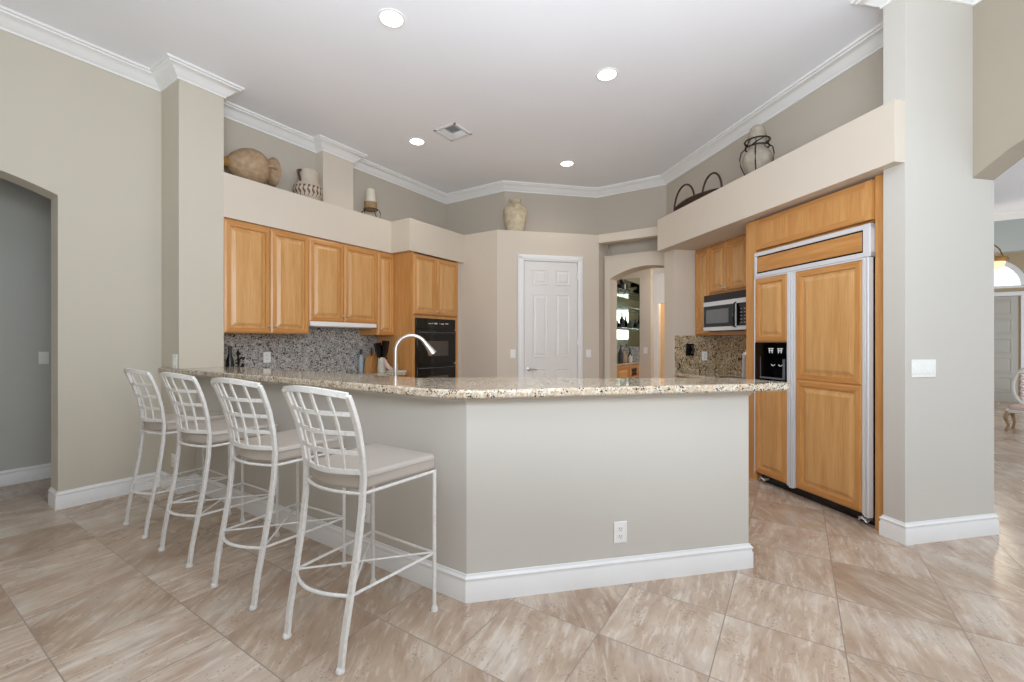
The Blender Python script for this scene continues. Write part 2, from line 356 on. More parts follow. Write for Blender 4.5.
# crown moulding, swept with mitred corners; the room lies on the right of the path
def mould(name, path, prof, mat, closed=False):
    mb = MB(); P = [Vector(p) for p in path]; n = len(P); rings = []
    for i in range(n):
        d1 = (P[i] - P[i - 1]).normalized() if i else (P[1] - P[0]).normalized()
        d2 = (P[i + 1] - P[i]).normalized() if i < n - 1 else d1
        n1, n2 = Vector((d1.y, -d1.x)), Vector((d2.y, -d2.x)); mt = (n1 + n2) / (1 + n1.dot(n2))
        rings.append([mb.v((P[i].x + mt.x * o, P[i].y + mt.y * o, z)) for o, z in prof])
    m = len(prof)
    for A, B in zip(rings, rings[1:]):
        for j in range(m): mb.f([A[j], A[(j + 1) % m], B[(j + 1) % m], B[j]])
    mb.f(rings[0][::-1]); mb.f(rings[-1])
    return struct(mb.build(name, mat, ang=28))
z0 = 3.545
CROWN = [(-.005, z0), (.012, z0), (.014, z0 + .014), (.024, z0 + .020), (.040, z0 + .034), (.062, z0 + .060), (.084, z0 + .078), (.102, z0 + .084), (.106, z0 + .094), (.122, z0 + .098), (.124, CZ + .002), (-.005, CZ + .002)]
BASE = [(-.004, -.002), (.017, -.002), (.017, .088), (.013, .096), (.013, .108), (.017, .112), (.017, .118), (.008, .127), (.005, .137), (-.004, .137)]
mould('trim_crown', [(-4, 4.8), (1.59, 4.8), (1.59, 4.43), (1.94, 4.43), (1.94, 4.8), (3.11, 4.8), (3.11, 4.67), (3.53, 4.67), (3.53, 4.8), (5.42, 4.8), (5.42, 3.65), (6.46, 2.61), (6.46, 1.56),
      PS(4.90, 3.34), PS(4.32, 3.34), PS(4.32, 3.15), PS(5.13, 3.15), PS(5.13, -1.7)], CROWN, M['trim'])
mould('trim_crown_foyer', [(11.75, 1), (11.75, -8)], CROWN, M['trim'])
mould('baseboard_left', [(.93, 5.0), (.93, 4.8), (1.59, 4.8), (1.59, 4.43), (1.715, 4.43), (1.715, 1.385), (2.868, .232), (3.0, .364)], BASE, M['trim'])
mould('baseboard_hall', [(-4, 6.0), (6, 6.0)], BASE, M['trim'])
mould('baseboard_pillar_right', [PS(4.95, 3.337), PS(4.32, 3.337), PS(4.32, 3.15), PS(5.40, 3.15), PS(5.40, 3.34)], BASE, M['trim'])
mould('baseboard_foyer', [(13.8, 1), (13.8, -8)], BASE, M['trim'])
mould('baseboard_pantry', [(5.01, 4.1), (5.01, 3.50), (6.08, 2.43)], BASE, M['trim'])

# peninsula half wall, cap moulding
pen = [(1.715, 4.43), (1.715, 1.385), (2.868, .232), (2.995, .359), (1.895, 1.46), (1.895, 4.43)]
struct(MB().prism(pen, 0, 1.026).build('wall_peninsula', M['wall_cool_lit'], smooth=False))
mould('trim_peninsula_cap', [(1.715, 4.43), (1.715, 1.385), (2.868, .232), (2.995, .359)], [(-.003, .990), (.005, .991), (.009, 1.0), (.020, 1.008), (.022, 1.026), (-.003, 1.026)], M['wall_cool_lit'])

# ------------------------------------------------------------------ countertops
def rounded(pts, rad, which, n=8):
    out = []; m = len(pts)
    for i, p in enumerate(pts):
        if i not in which: out.append(p); continue
        p = Vector(p); a_ = Vector(pts[i - 1]) - p; b_ = Vector(pts[(i + 1) % m]) - p; a_.normalize(); b_.normalize()
        ang = a_.angle(b_); d = rad / math.tan(ang / 2); c = p + (a_ + b_).normalized() * (rad / math.sin(ang / 2))
        s_, e_ = p + a_ * d - c, p + b_ * d - c; t0 = math.atan2(s_.y, s_.x); t1 = math.atan2(e_.y, e_.x); dt = (t1 - t0 + math.pi) % (2 * math.pi) - math.pi
        for k in range(n + 1): out.append((c.x + rad * math.cos(t0 + dt * k / n), c.y + rad * math.sin(t0 + dt * k / n)))
    return out
bar_pts = rounded([(1.56, 4.79), (1.575, 1.365), PS(2.95, 2.92), (3.14, .36), (2.62, 1.03), (2.44, 1.5), (2.03, 2.02), (2.0, 4.425), (1.585, 4.425), (1.585, 4.79)], .07, (2, 3))
bar_pts = rounded(bar_pts, .42, (1,), 12)
bar_top = MB().prism(bar_pts, 1.026, 1.07).build('bar_countertop', M['granite'], bevel=.018, seg=5, ang=50)
tag(bar_top, 'long angled raised granite bar top above the half wall, behind the white stools', 'countertop')
low = MB().prism([(1.9, 4.42), (1.945, 4.42), (1.945, 4.79), (3.935, 4.79), (3.935, 4.14), (2.56, 4.14), (2.56, 1.74), (3.44, .86), (3.0, .42), (1.9, 1.5)], .878, .914).build('kitchen_countertop', M['granite'], bevel=.008)
tag(low, 'lower granite worktop under the left cabinets, running behind the raised bar', 'countertop')
low2 = MB().prism([PS(4.40, 5.215), PS(5.228, 5.215), PS(5.228, 6.954), PS(4.40, 6.954)], .878, .914).build('niche_countertop', M['granite'], bevel=.008)
tag(low2, 'granite worktop in the corner below the microwave beside the refrigerator', 'countertop')
struct(MB().box(1.945, 3.985, 4.782, 4.80, .914, 1.62).build('wall_backsplash_left', M['splash'], smooth=False))
mb = MB(); mb.prism([PS(4.42, 6.955), PS(5.25, 6.955), PS(5.25, 6.97), PS(4.42, 6.97)], .914, 1.378)
mb.prism([PS(5.23, 5.22), PS(5.25, 5.22), PS(5.25, 6.96), PS(5.23, 6.96)], .914, 1.45)
struct(mb.build('wall_backsplash_right', M['splash_warm'], smooth=False))

# ------------------------------------------------------------------ cabinets
def knob(x, z, y, parent):
    mb = MB(); mb.m = Matrix.Translation((x, y, z)) @ Matrix.Rotation(R(90), 4, 'X')
    mb.lathe([(.004, 0), (.005, .012), (.012, .018), (.014, .024), (.010, .030), (.003, .032)], seg=14)
    return mb.build('knob', M['chrome'], parent)
def cabinet(name, loc, rot, w, h, d, doors, label, group=None, toe=0, light_rail=0):
    t = thing(name, loc, rot, label, 'cabinet', group)
    mb = MB().box(0, w, .0, d, toe, h)
    if toe: mb.box(.01, w - .01, .06, d, 0, toe)
    mb.build('carcass', M['wood'], t, bevel=.0015)
    for x0, x1, za, zb, kx, kz in doors:
        dr = MB().panel(x0 + .002, x1 - .002, za, zb, -.001, .021, mi='g').build('door', WD, t, ang=12)
        if kx is not None: knob(kx, kz, -.022, dr)
    return t
UW = 'upper cabinets along the left kitchen wall'
cabinet('upper_cabinet', (1.945, 4.452, 1.385), 0, .844, 1.066, .345, [(.0, .428, .0, 1.048, .396, .07), (.428, .844, .0, 1.048, .460, .07)], 'tall double door maple upper cabinet at the far left against the pillar', UW)
cabinet('upper_cabinet', (2.789, 4.452, 1.525), 0, .926, .926, .345, [(.0, .438, .0, .908, .405, .07), (.438, .926, .0, .908, .471, .07)], 'shorter double door maple upper cabinet over the range hood', UW)
cabinet('upper_cabinet', (3.715, 4.452, 1.385), 0, .275, 1.066, .345, [(.0, .275, .0, 1.048, .032, .07)], 'narrow single door maple upper cabinet beside the wall oven cabinet', UW)
hood = thing('range_hood', (2.80, 4.435, 1.475), 0, 'slim white range hood strip below the shorter maple cabinet', 'range hood')
MB().box(0, .90, 0, .32, 0, .05).build('hood_body', M['trim'], hood, bevel=.004)
MB().box(.05, .85, .03, .29, -.006, 0).build('filter', M['alu'], hood)

# tall oven cabinet, front plane Y 4.11
oc = thing('oven_cabinet', (3.992, 4.11, 0), 0, 'tall maple cabinet that holds the black wall oven', 'cabinet')
MB().box(0, .03, 0, .67, .0, 2.452).build('side_panel', M['wood'], oc)
MB().box(.865, .893, 0, .67, .0, 2.452).build('side_panel', M['wood'], oc)
MB().box(.03, .865, .02, .66, 1.635, 2.44).build('carcass', M['wood'], oc)
MB().box(.03, .048, 0, .03, .3, 1.64).box(.815, .865, 0, .03, .3, 1.64).box(.048, .815, 0, .03, 1.612, 1.64).build('face_frame', M['wood'], oc)
for x0, x1, kx in ((.004, .444, .415), (.444, .885, .475)):
    dr = MB().panel(x0 + .002, x1 - .002, 1.655, 2.43, -.001, .021, mi='g').build('door', WD, oc, ang=12); knob(kx, 1.70, -.022, dr)
dr = MB().panel(.01, .883, .08, .40, -.001, .021, mi='g').build('drawer', WD, oc, ang=12)
ov = thing('wall_oven', (4.041, 4.105, .41), 0, 'black built-in double wall oven in the tall maple cabinet', 'oven')
MB().box(0, .764, 0, .55, 0, 1.2).build('body', M['black'], ov)
cp = MB().box(0, .764, -.02, 0, 1.06, 1.2).build('control_panel', M['blackgl'], ov, bevel=.003)
mk = simple('pale_print', 'C9B8B0', .4)
for k, (x, w) in enumerate(((.22, .05), (.28, .03), (.33, .06), (.43, .03), (.47, .05), (.55, .06))): MB().box(x, x + w, -.0215, -.02, 1.125 + .006 * (k % 2), 1.137 + .004 * (k % 3)).build('display_marking', mk, cp)
for za, zb, hz in ((.60, 1.05, 1.01), (.12, .58, .545)):
    od = MB().box(.005, .759, -.03, 0, za, zb).build('oven_door', M['blackgl'], ov, bevel=.004)
    MB().box(.20, .60, -.032, -.03, za + .10, zb - .15).build('window', M['darkglass'], od)
    MB().tube([(.03, -.03, hz), (.05, -.065, hz), (.71, -.065, hz), (.735, -.03, hz)], .011, 10).build('handle', simple('dark_grey_handle', '3B3E42', .25), od)

# base cabinets (mostly behind the bar)
cabinet('base_cabinet', (2.6, 4.18, 0), 0, 1.33, .876, .58, [(.01, .66, .12, .86, .6, .8), (.67, 1.32, .12, .86, .73, .8)], 'maple base cabinet under the left worktop, between the bar and oven', None, .1)
cabinet('base_cabinet', (2.52, 1.9, 0), R(90), 2.1, .876, .60, [(.02, .70, .12, .86, .66, .8), (.71, 1.39, .12, .86, .75, .8), (1.40, 2.08, .12, .86, 1.45, .8)], 'maple base cabinet on the kitchen side of the raised bar', None, .1)
cabinet('base_cabinet', (*PS(4.44, 6.94), 0), R(-135), 1.2, .876, .5, [(.01, .59, .12, .86, .55, .8), (.60, 1.19, .12, .86, .64, .8)], 'maple base cabinet beside the refrigerator under the corner worktop', None, .1)

# right hand wall: local x runs to the viewer's right along the wall, local y into the wall
def E(p, s, z=0): x, y = PS(p, s); return (x, y, z)
RR = R(-135)
uc = thing('upper_cabinet', E(4.83, 6.955), RR, 'maple upper cabinet around the microwave, narrow door left of two doors', 'cabinet')
MB().box(0, 1.225, 0, .28, 1.86, 2.448).box(0, .285, .0, .28, 1.378, 1.86).box(1.11, 1.225, .0, .28, 1.378, 1.86).build('carcass', M['wood'], uc)
dr = MB().panel(.004, .279, 1.39, 2.435, -.001, .021, mi='g').build('door', WD, uc, ang=12)
dr = MB().panel(.283, .574, 1.875, 2.435, -.001, .021, mi='g').build('door', WD, uc, ang=12); knob(.555, 1.915, -.022, dr)
dr = MB().panel(.578, .90, 1.875, 2.435, -.001, .021, mi='g').build('door', WD, uc, ang=12); knob(.597, 1.915, -.022, dr)
dr = MB().panel(.904, 1.22, 1.875, 2.435, -.001, .021, mi='g').build('door', WD, uc, ang=12); knob(1.19, 1.915, -.022, dr)
MB().box(.285, 1.11, .0, .28, 1.378, 1.42).build('light_rail', M['woodh'], uc)
mw = thing('microwave', E(4.70, 6.51), RR, 'stainless and black over-the-counter microwave under the maple cabinet', 'microwave'); mw.location.z = 1.425
MB().box(0, .80, .0, .38, .0, .415).build('body', M['black'], mw)
MB().box(0, .80, -.02, 0, .335, .415).build('vent_grille', simple('dark_brown_grille', '1C1719', .4), mw, bevel=.003)
md = MB().box(0, .80, -.03, 0, .0, .335).build('door', M['alu'], mw, bevel=.004)
MB().box(.012, .535, -.034, -.03, .045, .285).build('door_glass', M['blackgl'], md, bevel=.002)
MB().box(.06, .44, -.036, -.034, .085, .242).build('window', simple('grey_mesh_window', '6E6E72', .25), md)
MB().box(.56, .78, -.034, -.03, .045, .285).build('keypad', M['black'], md)
kg = simple('keypad_grey', '8A7E80', .4)
for i in range(3):
    for j in range(5): MB().box(.62 + .05 * i, .645 + .05 * i, -.0355, -.034, .07 + .036 * j, .085 + .036 * j).build('keypad_button', kg, md)
mb = MB(); mb.sweep([(.545, -.03, .03)] + arc(8, lambda t: (.545, -.06 - .02 * math.sin(math.pi * t), .045 + .225 * t)) + [(.545, -.03, .30)], [(-.022, -.009), (.022, -.009), (.022, .009), (-.022, .009)], up=(0, 1, 0), scale=[.5, .7, .9, 1.1, 1.2, 1.3, 1.2, 1.1, .9, .7, .5])
mb.build('handle', simple('black_green_handle', '121A18', .15), md, bevel=.004)

# refrigerator surround and refrigerator
rc = thing('refrigerator_surround', E(4.38, 5.199), RR, 'maple side panels and top cabinet framing the built-in refrigerator', 'cabinet')
MB().box(0, .135, 0, .60, 0, 2.44).build('side_panel', M['wood'], rc, bevel=.002)
MB().box(1.226, 1.287, 0, .60, 0, 2.448).build('side_panel', M['wood'], rc, bevel=.002)
MB().box(.112, 1.226, .03, .60, 2.14, 2.44).build('carcass', M['wood'], rc)
mb = MB().box(.143, 1.219, -.002, .03, 2.152, 2.428).box(.143, .19, -.022, -.002, 2.152, 2.428).box(1.17, 1.219, -.022, -.002, 2.152, 2.428).box(.19, 1.17, -.022, -.002, 2.152, 2.195, 1).box(.19, 1.17, -.022, -.002, 2.38, 2.428, 1).box(.665, .705, -.022, -.002, 2.195, 2.38)
for x0, x1 in ((.19, .665), (.705, 1.17)): mb.panel(x0, x1, 2.195, 2.38, -.002, .01, rings=[(0, .019), (.003, .0005), (.018, .0005), (.050, .017)], mi='g')
mb.build('top_door', WD, rc, ang=12)
fr = thing('refrigerator', E(4.38, 5.199), RR, 'built-in side-by-side refrigerator with maple panels and aluminium trim', 'refrigerator')
MB().box(.15, 1.216, .03, .58, .07, 2.13).build('body', M['black'], fr)
MB().box(.15, 1.219, .05, .5, .0, .075).build('toe_kick', M['black'], fr)
fg = MB().box(.14, 1.22, -.03, .03, 1.895, 1.93).box(.14, 1.22, -.03, .03, 2.09, 2.125).box(.14, .168, -.03, .03, 1.93, 2.09).box(1.168, 1.22, -.035, .03, 1.895, 2.125).build('grille_frame', M['alu'], fr, bevel=.003)
MB().box(.168, 1.168, -.022, .02, 1.93, 2.09).build('grille_shadow_gap', M['black'], fg)
MB().box(.178, 1.155, -.030, -.02, 1.942, 2.078).build('grille_panel', M['woodh'], fg, bevel=.002)
def fdoor(x0, x1, za, zb, name, panels, ls, rs):
    d = MB().box(x0, x1, -.02, .028, za, zb).build(name, M['wood'], fr)
    for p0, p1 in panels:
        MB().panel(x0 + ls, x1 - rs, p0, p1, -.02, .012, rings=[(0, 0), (0, .007), (.014, .014), (.046, .014), (.049, .0005), (.064, .0005), (.096, .013)], mi='g').build('door_panel', WD, d, ang=12)
    return d
fz = fdoor(.146, .535, .085, 1.885, 'freezer_door', [(.09, .945), (1.30, 1.88)], .006, .022)
MB().box(.142, .150, -.034, .0, .08, 1.89).box(.518, .535, -.036, .0, .08, 1.89).box(.142, .535, -.034, 0, 1.88, 1.892).build('door_trim', M['alu'], fz, bevel=.002)
fd = fdoor(.592, 1.175, .085, 1.885, 'refrigerator_door', [(.09, .985), (.985, 1.88)], .014, .014)
MB().box(.578, .594, -.036, .0, .08, 1.89).box(1.165, 1.178, -.036, .0, .08, 1.89).box(.578, 1.178, -.034, 0, 1.88, 1.892).build('door_trim', M['alu'], fd, bevel=.002)
MB().box(.540, .554, -.040, .0, .07, 1.892).box(.561, .575, -.040, .0, .07, 1.892).build('handle_channel', M['alu'], fr, bevel=.004, seg=2)
MB().box(1.180, 1.192, -.040, .0, .07, 1.892).box(1.199, 1.217, -.045, .0, .07, 1.892).build('handle_channel', M['alu'], fr, bevel=.004, seg=2)
dp = MB().box(.152, .514, -.034, -.012, .95, 1.295).build('ice_dispenser', M['blackgl'], fz, bevel=.004)
MB().box(.22, .225, -.036, -.034, .985, 1.16).box(.475, .498, -.038, -.034, .97, 1.15).box(.22, .498, -.040, -.034, .97, .985).build('recess_frame', simple('grey_blue_trim', '5E646C', .3), dp)
for x in (.32, .42):
    MB().box(x, x + .048, -.0365, -.034, 1.218, 1.225).box(x + .005, x + .012, -.0365, -.034, 1.20, 1.238).box(x + .035, x + .042, -.0365, -.034, 1.20, 1.238).box(x - .004, x + .054, -.0365, -.034, 1.236, 1.243).build('dispenser_icon', M['plate'], dp)
for x in (.35, .43): MB().tube(arc(6, lambda t: (x + .04 * t, -.036, 1.10 - .012 * math.sin(math.pi * t))), .0028, 6).build('dispenser_paddle_rim', M['plate'], dp)
for x in (.20, 1.14):
    MB().box(x - .03, x + .03, .0, .05, .03, .045).tube([(x - .03, .0, .02), (x, -.005, .05), (x + .03, .0, .02), (x + .05, .0, .045)], .005, 6).build('hinge', M['steel'], fr)

# ------------------------------------------------------------------ pantry door
PR = R(-45); px0 = PS(0, 0)
def Pn(dist_p, z=0): return (*PS(dist_p, 8.505), z)     # on the diagonal pantry wall, p increases to the right
door = thing('door_1', Pn(2.054), PR, 'white six-panel pantry door with a lever handle', None); door['kind'] = 'structure'
W = (3.172 - 2.054) / math.sqrt(2); mb = MB().box(0, W, -.012, .02, .01, 2.44)
leaf = mb.build('door_leaf', M['doorw'], door, bevel=.002)
mb = MB(); st = .115; pw = (W - 3 * st) / 2
for x in (st, 2 * st + pw):
    for za, zb in ((2.11, 2.33), (1.08, 1.98), (.22, .92)):
        mb.panel(x, x + pw, za, zb, -.0125, .008, rings=[(0, .0), (0, .003), (.006, .007), (.016, .0035), (.024, .0015), (.034, .0015), (.052, .006)])
mb.build('raised_panel', M['doorw'], leaf, ang=10)
mb = MB(); mb.m = Matrix.Translation((.068, -.012, .915)) @ Matrix.Rotation(R(90), 4, 'X'); mb.lathe([(.028, 0), (.028, .006), (.010, .012), (.010, .045)], seg=16); mb.m = Matrix()
mb.tube([(.068, -.055, .915), (.11, -.058, .917), (.15, -.056, .912), (.175, -.05, .908)], .008, 8); mb.build('lever_handle', M['chrome'], leaf)
mb = MB()
for z in (.25, 1.25, 2.2): mb.cyl((W + .004, -.016, z), (W + .004, -.016, z + .09), .006, 8)
mb.build('hinge', M['chrome'], leaf)
c0, c1 = (1.925 - 2.054) / math.sqrt(2), (3.285 - 2.054) / math.sqrt(2)
mb = MB(); mb.m = Matrix.Translation(Pn(2.054)) @ Matrix.Rotation(PR, 4, 'Z'); cas = lambda x0, x1, za, zb: mb.box(x0, x1, -.022, 0, za, zb)
cas(c0, -.006, 0, 2.53); cas(W + .008, c1, 0, 2.53); cas(-.006, W + .008, 2.445, 2.53)
mb.box(c0 + .012, -.026, -.030, -.022, 0, 2.518).box(W + .028, c1 - .012, -.030, -.022, 0, 2.518).box(c0 + .012, c1 - .012, -.030, -.022, 2.468, 2.518)
struct(mb.build('trim_pantry_casing', M['trim'], bevel=.004))

# ------------------------------------------------------------------ switches and outlets
def plate(name, loc, rot, w, h, label, cat, kind, n=1):
    t = thing(name, loc, rot, label, cat)
    MB().box(-w / 2, w / 2, -.007, .0, -h / 2, h / 2).build('cover_plate', M['plate'], t, bevel=.003)
    for k in range(n):
        x = (k - (n - 1) / 2) * w / n
        if kind == 'switch':
            mb = MB(); mb.prism_xz([(x - .016, -.033), (x + .016, -.033), (x + .016, .033), (x - .016, .033)], -.010, -.007); mb.box(x - .014, x + .014, -.014, -.010, -.03, -.004); mb.build('rocker', M['plate'], t, bevel=.001)
        else:
            for z in (.02, -.02):
                fc = MB().box(x - .017, x + .017, -.009, -.007, z - .014, z + .014).build('socket_face', M['plate'], t, bevel=.002)
                MB().box(x - .008, x - .0055, -.0095, -.009, z - .003, z + .007).box(x + .0055, x + .008, -.0095, -.009, z - .003, z + .006).box(x - .0025, x + .0025, -.0095, -.009, z - .011, z - .006).build('slots', M['slot'], fc)
    return t
plate('light_switch', (*PS(4.53, 3.15), 1.127), R(-45), .198, .115, 'wide four-gang white light switch plate on the right pillar', 'light switch', 'switch', 4)
plate('light_switch', (1.067, 6.0, 1.148), 0, .068, .117, 'white light switch on the grey hall wall through the left arch', 'light switch', 'switch', 1)
plate('light_switch', (1.59, 4.50, 1.13), R(-90), .09, .125, 'white light switch on the side of the left pillar at the bar end', 'light switch', 'switch', 1)
plate('light_switch', Pn(1.825, 1.13), PR, .075, .12, 'white light switch left of the white pantry door', 'light switch', 'switch', 1)
plate('light_switch', Pn(3.42, 1.13), PR, .075, .12, 'white light switch right of the white pantry door', 'light switch', 'switch', 1)
plate('light_switch', (8.55, 2.46, 1.13), R(-90), .075, .12, 'small white light switch beside the bar seen through the kitchen arch', 'light switch', 'switch', 1)
plate('wall_outlet', (*PS(1.502, 3.10), .274), R(-45), .076, .115, 'white outlet low on the angled front of the bar', 'outlet', 'outlet')
plate('wall_outlet', (1.715, 2.147, .285), R(-90), .076, .115, 'white outlet low on the bar wall behind the nearest stool', 'outlet', 'outlet')
plate('wall_outlet', (1.59, 4.53, .27), R(-90), .076, .115, 'white outlet low on the left pillar behind the farthest stool', 'outlet', 'outlet')
plate('wall_outlet', (2.518, 4.782, 1.133), 0, .078, .115, 'white outlet on the left granite backsplash', 'outlet', 'outlet')
plate('wall_outlet', (*PS(5.00, 6.955), 1.12), PR, .078, .115, 'white outlet on the right granite backsplash beside the black wall phone', 'outlet', 'outlet')
ph = thing('wall_phone', (*PS(4.70, 6.955), 1.20), PR, 'black wall intercom handset on the right granite backsplash', 'phone')
MB().box(-.055, .055, -.018, 0, -.075, .075).build('base', M['black'], ph, bevel=.004)
MB().sweep([(.02, -.02, -.05), (.03, -.05, 0), (.02, -.02, .055)], [(-.014, -.01), (.014, -.01), (.014, .01), (-.014, .01)], up=(0, 1, 0)).build('handset', M['slot'], ph, bevel=.004)
MB().tube([(-.01, -.01, -.075), (.0, -.03, -.10), (.02, -.03, -.085), (.03, -.012, -.075)], .004, 6).build('cord', M['black'], ph)
hk = MB(); hk.m = Matrix.Translation((*PS(4.46, 6.945), 1.0)); hk.tube([(0, 0, .04), (.01, -.02, .03), (.0, -.03, .0), (-.01, -.02, -.03), (.01, -.01, -.03)], .006, 8)
tag(hk.build('wall_hook', M['black']), 'small black hook at the left edge of the right backsplash', 'hook')

# ------------------------------------------------------------------ ceiling lights and vent
def downlight(x, y, label, power):
    t = thing('recessed_light', (x, y, CZ), 0, label, 'ceiling light', 'recessed ceiling lights')
    mb = MB(); mb.lathe([(.078, -.001), (.082, -.006), (.098, -.005), (.100, .0)], seg=32, cap=False); mb.build('trim_ring', M['trim'], t)
    MB().lathe([(.001, -.003), (.079, -.003), (.079, -.0005)], seg=32).build('lens', M['lamp'], t)
    d = bpy.data.lights.new('bulb', 'SPOT'); d.energy = power; d.color = (1, .91, .80); d.spot_size = R(150); d.spot_blend = .9; d.shadow_soft_size = .07
    o = bpy.data.objects.new('bulb', d); COL.objects.link(o); o.parent = t; o.location = (0, 0, -.03)
downlight(2.203, 2.479, 'round recessed ceiling light nearest, at the top left of the kitchen ceiling', 11)
downlight(3.701, 1.403, 'round recessed ceiling light towards the refrigerator side of the ceiling', 11)
downlight(3.719, 3.75, 'round recessed ceiling light next to the square air vent', 16)
downlight(5.26, 2.548, 'farthest recessed ceiling light, in front of the pantry', 16)
vt = thing('ceiling_vent', (3.77, 3.24, CZ), 0, 'square white air vent in the ceiling between recessed lights', 'vent')
mb = MB(); a_ = .155
for q in ((-a_, a_, -a_, -a_ + .03), (-a_, a_, a_ - .03, a_), (-a_, -a_ + .03, -a_, a_), (a_ - .03, a_, -a_, a_)): mb.box(*q, -.008, 0)
mb.build('frame', M['trim'], vt, bevel=.002)
MB().box(-.125, .125, -.125, .125, -.002, -.0005).build('duct_opening', M['black'], vt)
for k in range(7):
    y = -.11 + k * .036; mb = MB(); mb.m = Matrix.Translation((0, y, -.006)) @ Matrix.Rotation(R(62 if k < 4 else -62), 4, 'X'); mb.box(-.124, .0 if k < 4 else .124, -.014, .014, -.001, .001); mb.build('louver', M['trim'], vt)
for k in range(3):
    mb = MB(); mb.m = Matrix.Translation((.02 + .036 * k, -.05, -.006)) @ Matrix.Rotation(R(62), 4, 'Y'); mb.box(-.014, .014, -.07, .07, -.001, .001); mb.build('louver', M['trim'], vt)

# ------------------------------------------------------------------ bar stools (face +X)
def postx(z):
    K = [(0, -.25), (.12, -.236), (.28, -.207), (.45, -.176), (.62, -.155), (.74, -.151), (.85, -.165), (.95, -.188), (1.03, -.215), (1.10, -.247)]
    for (a0, b0), (a1, b1) in zip(K, K[1:]):
        if z <= a1: return b0 + (b1 - b0) * (z - a0) / (a1 - a0)
    return K[-1][1]
def posty(z): return .188 + .010 * min(z, .7) / .7 + (.024 * (z - .7) / .4 if z > .7 else 0)
def make_stool():
    t = thing('bar_stool', (0, 0, 0), 0, None, 'bar stool', 'bar stools along the peninsula')
    zs = [0, .06, .12, .2, .28, .36, .45, .54, .62, .68, .74, .80, .85, .9, .95, 1.0, 1.05, 1.09]
    for s in (1, -1):
        mb = MB(); mb.bar([(postx(z), s * posty(z), z) for z in zs], .030, .017, up=(1, 0, 0)); mb.lathe([(.012, .0), (.019, .001), (.019, .010), (.014, .022)], (postx(0), s * .188, 0), seg=12)
        mb.build('back_leg', M['wmetal'], t, bevel=.003)
        mb = MB(); mb.cyl((.245, s * .222, 0), (.245, s * .222, .682), .0095, 10); mb.lathe([(.010, 0), (.016, .001), (.017, .012), (.010, .028)], (.245, s * .222, 0), seg=12)
        mb.build('front_leg', M['wmetal'], t)
    z = .675; mb = MB(); bow = lambda z, d, u, n=12: arc(n, lambda k: (postx(z) - d * math.sin(math.pi * k), posty(z) * (2 * k - 1), z + u * math.sin(math.pi * k)))
    for s in (1, -1): mb.tube([(postx(z), s * posty(z), z), (.245, s * .222, z)], .007, 8)
    mb.tube([(.245, -.222, z), (.245, .222, z)], .007, 8); mb.tube(bow(z, .045, 0), .007, 8); mb.build('seat_frame', M['wmetal'], t)
    z = .28; mb = MB()
    for s in (1, -1): mb.tube([(postx(z), s * posty(z), z), (.245, s * .222, z)], .0065, 8)
    mb.tube([(.245, -.222, z), (.245, .222, z)], .0065, 8); mb.tube(bow(z, .06, 0), .0075, 8); mb.build('foot_ring', M['wmetal'], t)
    mb = MB()
    for s in (1, -1): mb.tube([(postx(z), s * posty(z), z), (.245, -s * .222, z + .004 * s)], .005, 6)
    mb.build('cross_brace', M['wmetal'], t)
    mb = MB(); mb.bar(bow(1.088, .045, .018, 16), .015, .026); mb.build('crest_rail', M['wmetal'], t, bevel=.002)
    mb = MB(); mb.bar(bow(.765, .05, -.004, 16), .012, .022); mb.build('lower_rail', M['wmetal'], t, bevel=.002)
    mb = MB()
    for yf in (-.6, -.2, .2, .6):
        off = .05 * math.sin(math.pi * (yf + 1) / 2)
        top = 1.088 + .018 * math.sin(math.pi * (yf + 1) / 2)
        mb.bar([(postx(q) - off, yf * posty(q), q if q < 1.09 else top) for q in (.765, .81, .86, .91, .96, 1.01, 1.05, 1.09)], .017, .007, up=(1, 0, 0))
    for z in (.845, .928, 1.010): mb.bar(bow(z, .05, 0, 14), .007, .017)
    mb.build('back_lattice', M['wmetal'], t)
    pts = [(.262, -.228), (.262, .228)] + [(postx(.7) + .010 - .045 * math.sin(math.pi * k / 10), .19 * (1 - 2 * k / 10)) for k in range(11)]
    mb = MB(); mb.prism(rounded(pts, .03, (0, 1)), .684, .756); c = mb.build('seat_cushion', M['cush'], t, bevel=.018, seg=4, ang=60)
    mb = MB(); q = rounded([(.266, -.231), (.266, .231)] + [(postx(.7) + .007 - .045 * math.sin(math.pi * k / 10), .193 * (1 - 2 * k / 10)) for k in range(11)], .03, (0, 1))
    mb.tube([(x, y, .739) for x, y in q], .0025, 6, closed=True); mb.build('piping', M['cush'], c)
    return t
st0 = make_stool()
for i, (x, y, rz, lab) in enumerate(((1.326, 1.69, 0, 'nearest white metal bar stool with lattice back and taupe cushion'),
                                   (1.345, 2.41, 2, 'second nearest white lattice-back bar stool, between the nearest and third stools'),
                                   (1.352, 3.13, 1, 'third white lattice-back bar stool from the front, second from the left wall'),
                                   (1.362, 3.80, -1, 'farthest white lattice-back bar stool, closest to the left wall'))):
    o = st0 if i == 0 else copy_tree(st0)
    o.location = (x, y, 0); o.rotation_euler = (0, 0, R(rz)); o['label'] = lab

